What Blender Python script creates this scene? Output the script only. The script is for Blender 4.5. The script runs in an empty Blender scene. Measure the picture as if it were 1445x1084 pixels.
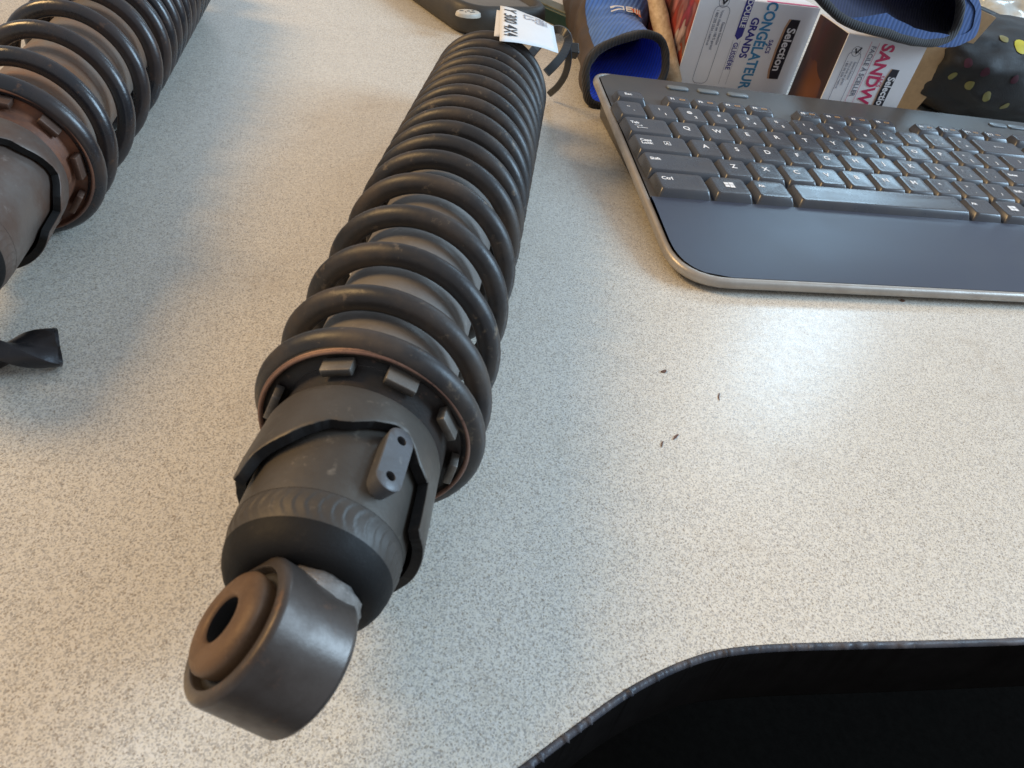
import bpy, bmesh, math, random
import numpy as np
from mathutils import Vector, Matrix, noise
from mathutils.bvhtree import BVHTree
random.seed(7)
scene = bpy.context.scene
col = scene.collection
R_ = math.radians

# ------------------------------------------------------------------ camera
CAM_R = np.array([[0.97564793, 0.14117245, 0.16787331],
                  [0.21934245, -0.62794325, -0.74671023],
                  [0.0, 0.76534804, -0.64361664]])      # rows: right, down, forward
CAM_P = np.array([0.0, 0.0, 0.169]); FPX = 1050.0; PW, PH = 1445, 1084
cam_data = bpy.data.cameras.new('camera'); cam = bpy.data.objects.new('camera', cam_data); col.objects.link(cam)
m = Matrix.Identity(4)
for i in range(3):
    m[i][0] = CAM_R[0][i]; m[i][1] = -CAM_R[1][i]; m[i][2] = -CAM_R[2][i]; m[i][3] = CAM_P[i]
cam.matrix_world = m
cam_data.sensor_width = 36; cam_data.lens = FPX / PW * 36; cam_data.clip_start = 0.005; cam_data.clip_end = 50
cam_data.dof.use_dof = True; cam_data.dof.focus_distance = 0.36; cam_data.dof.aperture_fstop = 45
scene.camera = cam

# ------------------------------------------------------------------ light
world = bpy.data.worlds.new('World'); scene.world = world; world.use_nodes = True
bg = world.node_tree.nodes['Background']; bg.inputs[0].default_value = (0.90, 0.93, 1.0, 1); bg.inputs[1].default_value = 0.47

def area(name, loc, target, sx, sy, power, colr):
    l = bpy.data.lights.new(name, 'AREA'); l.shape = 'RECTANGLE'; l.size = sx; l.size_y = sy; l.energy = power; l.color = colr
    o = bpy.data.objects.new(name, l); col.objects.link(o); o.location = loc
    o.rotation_euler = (Vector(target) - Vector(loc)).to_track_quat('-Z', 'Y').to_euler()
    return o
area('window_light', (0.90, 2.15, 1.24), (0.12, 0.25, 0), 0.30, 0.48, 6.5, (0.50, 0.77, 1.0))
area('side_fill_light', (2.3, 0.75, 1.25), (0.0, 0.25, 0), 1.2, 1.0, 72, (0.52, 0.76, 1.0))  # added blue fill from the right: sheen on right-hand sides, tint in shadows
area('room_lamp', (-2.35, 0.25, 1.95), (-0.05, 0.25, 0), 1.0, 1.0, 70, (1.0, 0.64, 0.27))
scene.view_settings.view_transform = 'Standard'; scene.view_settings.look = 'None'
scene.view_settings.exposure = -0.05; scene.view_settings.gamma = 1.0; scene.view_settings.use_curve_mapping = False

# ------------------------------------------------------------------ helpers
def ray(u, v):
    d = np.array([(u - PW / 2) / FPX, (v - PH / 2) / FPX, 1.0]) @ CAM_R
    return d / np.linalg.norm(d)
def at(u, v, z=0.0):
    d = ray(u, v); return Vector(CAM_P + d * (z - CAM_P[2]) / d[2])

def tag(o, label=None, cat=None, group=None, kind=None):
    if label: o['label'] = label
    if cat: o['category'] = cat
    if group: o['group'] = group
    if kind: o['kind'] = kind
    return o
def empty(name, loc, label, cat, group=None, rot=None):
    o = bpy.data.objects.new(name, None); col.objects.link(o); o.location = loc; o.empty_display_size = 0.01
    if rot is not None: o.rotation_euler = rot
    return tag(o, label, cat, group)
def obj(name, me, mat, parent=None, smooth=True, matrix=None):
    o = bpy.data.objects.new(name, me); col.objects.link(o)
    if mat is not None and not me.materials: me.materials.append(mat)
    if smooth and len(me.polygons): me.polygons.foreach_set('use_smooth', [True] * len(me.polygons))
    if parent: o.parent = parent
    if matrix is not None: o.matrix_basis = matrix
    return o
def mesh(name, v, f):
    me = bpy.data.meshes.new(name); me.from_pydata([tuple(p) for p in v], [], f); me.update(); return me
def flat_angle(o, deg=35):
    o.data.set_sharp_from_angle(angle=R_(deg)); return o

def loft(rings, closed=True, cap0=False, cap1=False, name='loft'):
    """rings: list of equally long point lists"""
    v = []; f = []; n = len(rings[0])
    for r in rings: v += [tuple(p) for p in r]
    k = n if closed else n - 1
    for i in range(len(rings) - 1):
        for j in range(k):
            a = i * n + j; b = i * n + (j + 1) % n
            f.append((a, b, b + n, a + n))
    if cap0: f.append(tuple(reversed(range(n))))
    if cap1: f.append(tuple(range((len(rings) - 1) * n, len(rings) * n)))
    return mesh(name, v, f)
def revolve(profile, seg=64, a0=0, a1=360, wob=0.0):
    """profile of (t, r): axis = local Y"""
    full = abs(a1 - a0) >= 360
    n = seg if full else seg + 1
    rings = []
    for t, r in profile:
        ring = []
        for i in range(n):
            a = R_(a0 + (a1 - a0) * i / seg)
            ring.append((r * math.cos(a), t, r * math.sin(a)))
        rings.append(ring)
    return loft(rings, closed=full)
def tube(path, rad, seg=12, caps=True, flat=1.0):
    P = [Vector(p) for p in path]; rings = []
    up = None
    for i, p in enumerate(P):
        t = (P[min(i + 1, len(P) - 1)] - P[max(i - 1, 0)]).normalized()
        if up is None:
            up = Vector((0, 0, 1)) if abs(t.z) < .9 else Vector((1, 0, 0))
        x = t.cross(up).normalized(); up = x.cross(t).normalized()
        r = rad[i] if isinstance(rad, (list, tuple)) else rad
        rings.append([p + r * (math.cos(2 * math.pi * k / seg) * x + flat * math.sin(2 * math.pi * k / seg) * up) for k in range(seg)])
    return loft(rings, cap0=caps, cap1=caps)
def spline(pts, n):
    """Catmull-Rom through pts"""
    P = [Vector(p) for p in pts]; P = [2 * P[0] - P[1]] + P + [2 * P[-1] - P[-2]]; out = []
    S = len(P) - 3
    for i in range(n):
        s = i / (n - 1) * S; k = min(int(s), S - 1); t = s - k
        a, b, c, d = P[k:k + 4]
        out.append(0.5 * ((2 * b) + (c - a) * t + (2 * a - 5 * b + 4 * c - d) * t * t + (3 * b - a - 3 * c + d) * t ** 3))
    return out
def rrect(w, h, r, seg=4, cx=0, cy=0):
    out = []
    for qx, qy, a0 in ((1, 1, 0), (-1, 1, 90), (-1, -1, 180), (1, -1, 270)):
        for i in range(seg + 1):
            a = R_(a0 + 90 * i / seg)
            out.append((cx + qx * (w / 2 - r) + r * math.cos(a), cy + qy * (h / 2 - r) + r * math.sin(a)))
    return out
def prism(outline, z0, z1, bevel=0.0):
    n = len(outline)
    c = (sum(p[0] for p in outline) / n, sum(p[1] for p in outline) / n)
    def ins(d, z):
        o = []
        for i, p in enumerate(outline):
            a = Vector(outline[i - 1]).to_2d() if True else 0
            q = Vector(outline[(i + 1) % n]).to_2d(); pp = Vector(p).to_2d()
            t = (q - a); t = t.normalized() if t.length > 1e-9 else Vector((1, 0)); nn = Vector((-t.y, t.x))
            pi = pp + nn * d
            o.append((pi.x, pi.y, z))
        return o
    if bevel: rings = [ins(0, z0), ins(0, z1 - bevel), ins(bevel * .3, z1 - bevel * .3), ins(bevel, z1)]
    else: rings = [ins(0, z0), ins(0, z1)]
    return loft(rings, cap0=True, cap1=True)
_tc = {}
def text_mesh(s, size, bold=0.0, ax='CENTER', ext=0.00004, squash=1.0):
    cu = bpy.data.curves.new('t', 'FONT'); cu.body = s; cu.size = size; cu.align_x = ax; cu.align_y = 'CENTER'
    cu.offset = bold; cu.extrude = ext; cu.resolution_u = 3
    o = bpy.data.objects.new('t', cu); col.objects.link(o)
    bpy.context.view_layer.update()
    me = bpy.data.meshes.new_from_object(o.evaluated_get(bpy.context.evaluated_depsgraph_get()))
    bpy.data.objects.remove(o); bpy.data.curves.remove(cu)
    if squash != 1.0:
        for v in me.vertices: v.co.x *= squash
    me.materials.clear()
    return me

# ------------------------------------------------------------------ materials
class NT:
    def __init__(self, name):
        self.m = bpy.data.materials.new(name); self.m.use_nodes = True; self.t = self.m.node_tree
        self.b = self.t.nodes['Principled BSDF']; self.tc = self.t.nodes.new('ShaderNodeTexCoord')
    def n(self, typ, **kw):
        x = self.t.nodes.new(typ)
        for k, v in kw.items():
            if k in x.inputs.keys() if isinstance(k, str) else False: x.inputs[k].default_value = v
            else: setattr(x, k, v)
        return x
    def l(self, a, b): self.t.links.new(a, b)
    def noise(self, scale, detail=4, rough=.6, coord='Object', vec=None, stretch=None):
        x = self.t.nodes.new('ShaderNodeTexNoise'); x.inputs['Scale'].default_value = scale
        x.inputs['Detail'].default_value = detail; x.inputs['Roughness'].default_value = rough
        src = vec or self.tc.outputs[coord]
        if stretch:
            mp = self.t.nodes.new('ShaderNodeMapping'); mp.inputs['Scale'].default_value = stretch
            self.l(src, mp.inputs[0]); src = mp.outputs[0]
        self.l(src, x.inputs['Vector']); return x.outputs['Fac']
    def ramp(self, fac, stops):
        r = self.t.nodes.new('ShaderNodeValToRGB'); e = r.color_ramp.elements
        while len(e) < len(stops): e.new(0.5)
        for k, (p, c) in enumerate(stops):
            e[k].position = p; e[k].color = (*c, 1) if len(c) == 3 else c
        self.l(fac, r.inputs[0]); return r.outputs[0]
    def mix(self, fac, a, b, mode='MIX'):
        x = self.t.nodes.new('ShaderNodeMix'); x.data_type = 'RGBA'; x.blend_type = mode
        for s, val in ((x.inputs[0], fac), (x.inputs[6], a), (x.inputs[7], b)):
            if hasattr(val, 'node'): self.l(val, s)
            elif isinstance(val, (int, float)): s.default_value = val
            else: s.default_value = (*val, 1)
        return x.outputs[2]
    def bump(self, h, strength=.3, dist=.0005):
        x = self.t.nodes.new('ShaderNodeBump'); x.inputs['Strength'].default_value = strength; x.inputs['Distance'].default_value = dist
        self.l(h, x.inputs['Height']); self.l(x.outputs[0], self.b.inputs['Normal'])
    def set(self, **kw):
        for k, v in kw.items():
            i = self.b.inputs[k.replace('_', ' ')]
            if hasattr(v, 'node'): self.l(v, i)
            elif isinstance(v, (tuple, list)): i.default_value = (*v, 1)
            else: i.default_value = v
        return self.m
W3 = lambda g: (g, g, g)

def worn(name, c0, c1, c2=None, rough=(.35, .6), metal=0.0, scale=60, bump=.25, dirt=.6, spec=.5):
    """painted / oily metal: base c0 with blotches c1 and specks c2"""
    n = NT(name)
    a = n.noise(scale, 6, .65); c = n.mix(n.ramp(a, [(.42, W3(0)), (.68, W3(dirt))]), c0, c1)
    if c2:
        s = n.noise(scale * 4.3, 5, .7); c = n.mix(n.ramp(s, [(.60, W3(0)), (.72, W3(.9))]), c, c2)
    g = n.noise(scale * 14, 4, .6)
    r = n.ramp(a, [(.3, W3(rough[0])), (.75, W3(rough[1]))])
    n.bump(g, bump, .0003)
    return n.set(Base_Color=c, Roughness=r, Metallic=metal, Specular_IOR_Level=spec)
def plain(name, c, rough=.5, metal=0.0, var=.15, scale=120, bump=.08):
    n = NT(name); a = n.noise(scale, 4)
    col_ = n.ramp(a, [(.3, tuple(x * (1 - var) for x in c)), (.7, tuple(min(1, x * (1 + var)) for x in c))])
    if bump: n.bump(n.noise(scale * 8, 3), bump, .0002)
    return n.set(Base_Color=col_, Roughness=rough, Metallic=metal)

def desk_material():
    n = NT('speckled_laminate')
    big = n.noise(7, 4, .55)
    base = n.mix(n.ramp(big, [(.35, W3(0)), (.7, W3(1))]), (.72, .675, .575), (.76, .72, .63))
    warp = n.t.nodes.new('ShaderNodeTexNoise'); warp.inputs['Scale'].default_value = 3400; n.l(n.tc.outputs['Object'], warp.inputs['Vector'])
    def cells(scale, stretch):
        ma = n.t.nodes.new('ShaderNodeVectorMath'); ma.operation = 'MULTIPLY_ADD'; ma.inputs[1].default_value = (.0004, .0004, 0)
        n.l(warp.outputs['Color'], ma.inputs[0]); n.l(n.tc.outputs['Object'], ma.inputs[2])
        mp = n.t.nodes.new('ShaderNodeMapping'); mp.inputs['Scale'].default_value = stretch; n.l(ma.outputs[0], mp.inputs[0])
        v = n.t.nodes.new('ShaderNodeTexVoronoi'); v.inputs['Scale'].default_value = scale; v.voronoi_dimensions = '2D'; n.l(mp.outputs[0], v.inputs['Vector'])
        sp = n.t.nodes.new('ShaderNodeSeparateColor'); n.l(v.outputs['Color'], sp.inputs[0])
        return sp.outputs
    a = cells(3000, (1, .85, 1)); b = cells(2100, (1, .85, 1)); c = cells(3600, (.85, 1, 1))
    base = n.mix(n.ramp(b[0], [(.62, W3(0)), (.66, W3(.5))]), base, (.78, .76, .71))
    base = n.mix(n.ramp(b[1], [(.80, W3(0)), (.84, W3(.4))]), base, (.42, .39, .34))
    base = n.mix(n.ramp(c[0], [(.70, W3(0)), (.74, W3(.40))]), base, (.32, .31, .30))
    base = n.mix(n.ramp(a[0], [(.80, W3(0)), (.84, W3(.50))]), base, (.21, .205, .205))
    base = n.mix(n.ramp(a[1], [(.91, W3(0)), (.94, W3(.6))]), base, (.22, .16, .10))
    # grime: dusty brown film, smudges, a few drag marks
    gr = n.noise(16, 7, .72); base = n.mix(n.ramp(gr, [(.55, W3(0)), (.76, W3(.36))]), base, (.40, .32, .22))
    g2 = n.noise(55, 6, .75); base = n.mix(n.ramp(g2, [(.64, W3(0)), (.74, W3(.42))]), base, (.33, .26, .18))
    sc = n.noise(60, 5, .7, stretch=(.18, 1.6, 1)); base = n.mix(n.ramp(sc, [(.68, W3(0)), (.75, W3(.25))]), base, (.24, .20, .17))
    rough = n.ramp(n.noise(200, 4, .6), [(.3, W3(.25)), (.7, W3(.31))])
    n.bump(n.noise(900, 3, .6), .08, .00012)
    return n.set(Base_Color=base, Roughness=rough, Specular_IOR_Level=.5)

M = {}
M['desk'] = desk_material()
M['edge'] = worn('edge_band_vinyl', (.045, .05, .065), (.16, .14, .14), (.30, .27, .24), (.35, .6), scale=90)
M['edge_shade'] = plain('edge_band_shade', (.009, .008, .0075), .95); M['edge_shade'].node_tree.nodes['Principled BSDF'].inputs['Specular IOR Level'].default_value = 0  # near-black, no specular: shade on the band's front face put into the colour
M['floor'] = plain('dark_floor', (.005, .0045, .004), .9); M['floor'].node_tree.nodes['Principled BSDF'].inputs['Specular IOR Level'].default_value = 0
M['coil'] = worn('spring_black_paint', (.022, .021, .022), (.075, .055, .040), (.17, .13, .09), (.34, .60), scale=55, dirt=.75, spec=.5)
M['coil_rust'] = worn('spring_black_paint_rusty', (.020, .021, .025), (.065, .038, .027), (.12, .065, .04), (.18, .40), scale=40, dirt=.55, spec=.6)
M['sleeve'] = worn('sleeve_grey_metal', (.24, .225, .21), (.15, .13, .115), (.34, .31, .28), (.42, .6), metal=.2, scale=70)
M['sleeve_rust'] = worn('sleeve_tan_metal', (.22, .19, .165), (.25, .13, .07), (.30, .26, .22), (.42, .6), metal=.3, scale=32, dirt=.9)
M['tube'] = worn('body_tube_grey', (.088, .078, .066), (.048, .038, .030), (.18, .155, .125), (.36, .58), metal=.3, scale=45)
M['tube_rust'] = worn('body_tube_pale', (.15, .122, .105), (.10, .05, .03), (.24, .19, .16), (.38, .6), metal=.3, scale=38, dirt=.95)
M['seat'] = worn('perch_dark_steel', (.013, .012, .011), (.05, .03, .022), (.11, .065, .045), (.45, .7), metal=.1, scale=90)
M['seat_rust'] = worn('perch_rusty_steel', (.12, .06, .042), (.26, .10, .045), (.30, .17, .10), (.4, .65), metal=.3, scale=70, dirt=.9)
M['lip'] = worn('rim_rust', (.20, .11, .08), (.30, .18, .13), (.08, .045, .035), (.4, .6), metal=.3, scale=120)
M['tooth'] = worn('tooth_bare_steel', (.20, .185, .165), (.08, .065, .055), (.36, .33, .29), (.35, .55), metal=.35, scale=160)
M['tooth_rust'] = worn('tooth_rusty', (.16, .10, .075), (.07, .035, .025), (.28, .2, .16), (.35, .55), metal=.4, scale=160)
M['bracket'] = worn('bracket_grey', (.12, .12, .125), (.08, .075, .07), (.2, .19, .18), (.4, .55), metal=.4, scale=90)
M['black'] = plain('black_recess', (.008, .008, .008), .7)
M['eye'] = worn('eye_brown_steel', (.098, .082, .072), (.045, .030, .022), (.15, .085, .055), (.28, .56), metal=.5, scale=48, spec=.6, bump=.14, dirt=.95)
M['rubber'] = worn('bushing_rubber', (.035, .032, .03), (.02, .018, .017), None, (.5, .7), scale=90)
M['band'] = worn('weld_band_steel', (.060, .053, .046), (.036, .028, .022), (.10, .085, .07), (.48, .62), metal=.15, scale=45)
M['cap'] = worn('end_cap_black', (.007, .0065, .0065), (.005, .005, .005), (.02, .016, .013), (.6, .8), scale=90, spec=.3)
M['bush'] = worn('bushing_brown', (.15, .085, .042), (.08, .045, .025), (.2, .12, .07), (.45, .65), metal=.2, scale=110, dirt=.8)
M['weld'] = worn('weld_bead', (.30, .28, .26), (.10, .08, .07), (.42, .38, .34), (.3, .6), metal=.5, scale=260, bump=.9)
M['paper'] = plain('white_label_paper', (.80, .80, .80), .55, var=.02, bump=.02)
M['ink'] = plain('black_ink', (.035, .035, .04), .6, bump=0)
M['ink_grey'] = plain('faded_ink', (.30, .31, .36), .6, bump=0)
M['strap'] = plain('black_nylon', (.022, .024, .026), .38)
M['drill'] = worn('black_oxide_steel', (.030, .030, .034), (.05, .045, .045), (.08, .07, .06), (.26, .45), metal=.5, scale=150)
M['kb_top'] = worn('keyboard_deck_plastic', (.062, .059, .057), (.095, .082, .068), None, (.32, .44), scale=30, bump=.08)
M['palm'] = worn('palm_rest_plastic', (.046, .057, .088), (.056, .065, .088), None, (.40, .46), scale=22, bump=.06)
M['rim'] = worn('keyboard_rim_silver', (.42, .39, .35), (.28, .24, .2), None, (.34, .5), metal=.35, scale=70)
M['key'] = worn('key_black_plastic', (.060, .066, .080), (.085, .082, .082), None, (.25, .32), scale=80, bump=.01)
M['button'] = plain('media_button_grey', (.17, .20, .22), .35)
M['legend'] = plain('legend_white', (.88, .88, .88), .5, bump=0)
M['legend_o'] = plain('legend_orange', (.62, .36, .16), .5, bump=0)
M['card'] = plain('printed_card_white', (.84, .85, .88), .42, var=.02, bump=.02)
M['card_side'] = plain('card_magenta', (.62, .05, .20), .42, var=.1)
M['kraft'] = plain('kraft_cardboard', (.46, .31, .17), .75, var=.08, scale=300)
M['blue_ink'] = plain('print_sky_blue', (.05, .26, .50), .45, var=.04, bump=0)
M['navy_ink'] = plain('print_navy', (.035, .035, .27), .45, var=.05, bump=0)
M['dark_ink'] = plain('print_black', (.02, .02, .03), .45, var=.05, bump=0)
M['pink_ink'] = plain('print_pink', (.60, .04, .13), .45, var=.05, bump=0)
M['tan_ink'] = plain('print_tan', (.55, .34, .22), .45, var=.05, bump=0)
M['line_ink'] = plain('print_fine_grey', (.20, .21, .27), .45, var=.05, bump=0)
M['wood'] = None

def picture_material(name, cols, scale):
    n = NT(name)
    v = n.t.nodes.new('ShaderNodeTexVoronoi'); v.inputs['Scale'].default_value = scale
    mp = n.t.nodes.new('ShaderNodeMapping'); mp.inputs['Scale'].default_value = (1, 1, .42); n.l(n.tc.outputs['Object'], mp.inputs[0])
    nz = n.t.nodes.new('ShaderNodeTexNoise'); nz.inputs['Scale'].default_value = scale * .8; n.l(mp.outputs[0], nz.inputs['Vector'])
    ad = n.t.nodes.new('ShaderNodeVectorMath'); ad.operation = 'MULTIPLY_ADD'; ad.inputs[1].default_value = (.02, .02, .02)
    n.l(nz.outputs['Color'], ad.inputs[0]); n.l(mp.outputs[0], ad.inputs[2]); n.l(ad.outputs[0], v.inputs['Vector'])
    sep = n.t.nodes.new('ShaderNodeSeparateColor'); n.l(v.outputs['Color'], sep.inputs[0])
    k = len(cols); c = n.ramp(sep.outputs[0], [(i / k, x) for i, x in enumerate(cols)])
    c = n.mix(n.ramp(v.outputs['Distance'], [(.2, W3(0)), (.75, W3(.8))]), c, (.05, .02, .02))
    return n.set(Base_Color=c, Roughness=.35)
M['fruit'] = picture_material('print_fruit_picture', [(.35, .03, .03), (.50, .10, .03), (.28, .02, .05), (.42, .22, .18), (.55, .05, .04), (.60, .50, .46), (.12, .05, .04)], 120)
M['food'] = picture_material('print_food_picture', [(.012, .010, .010), (.018, .014, .012), (.014, .012, .012), (.22, .08, .02), (.015, .014, .014), (.05, .028, .018), (.03, .01, .014)], 42)

def knit(name, c, c2, scale=900):
    n = NT(name)
    w = n.t.nodes.new('ShaderNodeTexWave'); w.inputs['Scale'].default_value = scale; w.inputs['Distortion'].default_value = .6
    mp = n.t.nodes.new('ShaderNodeMapping'); mp.inputs['Rotation'].default_value = (0, 0, R_(12)); n.l(n.tc.outputs['Object'], mp.inputs[0]); n.l(mp.outputs[0], w.inputs['Vector'])
    w.wave_type = 'BANDS'; w.bands_direction = 'X'
    f = n.noise(40, 5); cc = n.mix(n.ramp(f, [(.35, W3(0)), (.7, W3(1))]), c, c2)
    cc = n.mix(n.ramp(w.outputs['Fac'], [(.1, W3(.45)), (.5, W3(0))]), cc, tuple(x * .35 for x in c))
    n.bump(w.outputs['Fac'], .5, .0006)
    return n.set(Base_Color=cc, Roughness=.85, Sheen_Weight=.15)
M['blue_knit'] = knit('glove_blue_knit', (.05, .14, .42), (.09, .20, .50), 110)
M['blue_dark'] = knit('glove_dark_blue_knit', (.022, .065, .20), (.04, .09, .25), 110)
M['blue_lining'] = knit('glove_lining_blue', (.02, .10, .85), (.02, .08, .65), 150)
M['navy_lining'] = knit('glove_lining_navy', (.008, .012, .055), (.012, .016, .075), 150)
M['hem'] = knit('glove_black_hem', (.016, .015, .016), (.03, .028, .028), 200)
M['palm_brown'] = worn('glove_palm_brown', (.050, .033, .022), (.085, .055, .036), (.03, .02, .03), (.6, .8), scale=60, bump=.5)
M['logo_white'] = plain('logo_cream', (.68, .62, .55), .6, bump=0)
M['logo_orange'] = plain('logo_orange', (.55, .12, .03), .6, bump=0)
M['bag'] = worn('bag_black_fabric', (.012, .012, .013), (.032, .028, .026), None, (.6, .85), scale=60, bump=.7)
M['dot'] = plain('dot_olive_yellow', (.20, .18, .055), .6)
M['dot_bright'] = plain('dot_yellow', (.50, .47, .03), .5)
M['dot_pink'] = plain('dot_magenta', (.06, .008, .022), .6)
M['device'] = worn('device_dark_plastic', (.035, .032, .028), (.07, .06, .045), None, (.45, .6), scale=50)
M['device_top'] = worn('device_brown_grey', (.17, .15, .125), (.12, .105, .09), None, (.5, .6), scale=40)
M['badge'] = worn('badge_cream', (.58, .55, .48), (.45, .42, .36), (.25, .23, .2), (.4, .5), scale=120)
M['green'] = worn('green_plastic', (.018, .05, .045), (.03, .06, .055), None, (.35, .5), scale=60)
M['olive'] = worn('bar_olive_face', (.13, .14, .11), (.09, .10, .08), None, (.4, .6), scale=60)
M['plastic_clear'] = plain('pale_film', (.55, .60, .60), .18, var=.2, scale=40)
nw = NT('pale_wood'); g = nw.noise(60, 5, .6, stretch=(6, .5, 6))
M['wood'] = nw.set(Base_Color=nw.ramp(g, [(.3, (.40, .26, .13)), (.7, (.62, .45, .27))]), Roughness=.55)

# ------------------------------------------------------------------ the setting: desk and dark floor
ev = [(-.62, -.60), (-.30, -.255), (-.15, -.098), (-.05, .004), (0, .0535), (.0182, .0712), (.03, .0833), (.0414, .0947), (.05, .1020), (.0578, .1076), (.067, .1129), (.0775, .1170), (.09, .1208), (.1063, .1252), (.1611, .1400), (.35, .1925), (.62, .269), (.85, .335)]
edge = spline([(x, y, 0) for x, y in ev], 420)
def desk_slab():
    TH = .028; Y1 = 1.25; X0, X1 = -.62, .85
    top = [(p.x, p.y, 0) for p in edge]
    v = []; f = []
    n = len(top)
    bv = .0012
    for p in top: v.append((p[0], p[1], 0))
    for p in top: v.append((p[0], max(Y1, p[1] + .01), 0))
    for p in top: v.append((p[0], p[1], -TH))
    for p in top: v.append((p[0], max(Y1, p[1] + .01), -TH))
    for i in range(n - 1):
        f.append((i, i + 1, n + i + 1, n + i)); f.append((2 * n + i, 3 * n + i, 3 * n + i + 1, 2 * n + i + 1))
        f.append((n + i, n + i + 1, 3 * n + i + 1, 3 * n + i))
    f.append((0, n, 3 * n, 2 * n)); f.append((n - 1, 3 * n - 1, 4 * n - 1, 2 * n - 1))
    return mesh('desk', v, f)
desk = tag(obj('desk', desk_slab(), M['desk'], smooth=False), 'pale speckled laminate desk top with a curved cut-out edge', kind='structure')
def edge_band():
    rings = []
    prof = [(0.0, -.0002), (.0003, .0003), (.0009, .0004), (.0015, .0001), (.0018, -.0009), (.0019, -.026), (.0012, -.028), (0, -.0284)]
    for i, p in enumerate(edge):
        t = (edge[min(i + 1, len(edge) - 1)] - edge[max(0, i - 1)]).normalized(); nrm = Vector((t.y, -t.x, 0))
        w = noise.noise(Vector((i * .9, 2, 0))) * .0005 + (.0008 if random.random() < .09 else 0)
        rings.append([p + nrm * (o + (w if k in (2, 3) else 0)) + Vector((0, 0, z + (w * .6 if k in (1, 2) else 0))) for k, (o, z) in enumerate(prof)])
    return loft(rings, closed=False)
band = obj('edge_band', edge_band(), M['edge_shade'], parent=desk)
band.data.materials.append(M['edge'])
for p_ in band.data.polygons: p_.material_index = 1 if sum(band.data.vertices[i].co.z for i in p_.vertices) / 4 > -.0006 else 0  # grey-blue vinyl on the top lip, painted shade below
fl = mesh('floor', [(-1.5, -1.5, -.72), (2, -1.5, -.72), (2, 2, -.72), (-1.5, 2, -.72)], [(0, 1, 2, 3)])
tag(obj('floor', fl, M['floor'], smooth=False), 'black floor in the dark below the desk', kind='structure')

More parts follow.
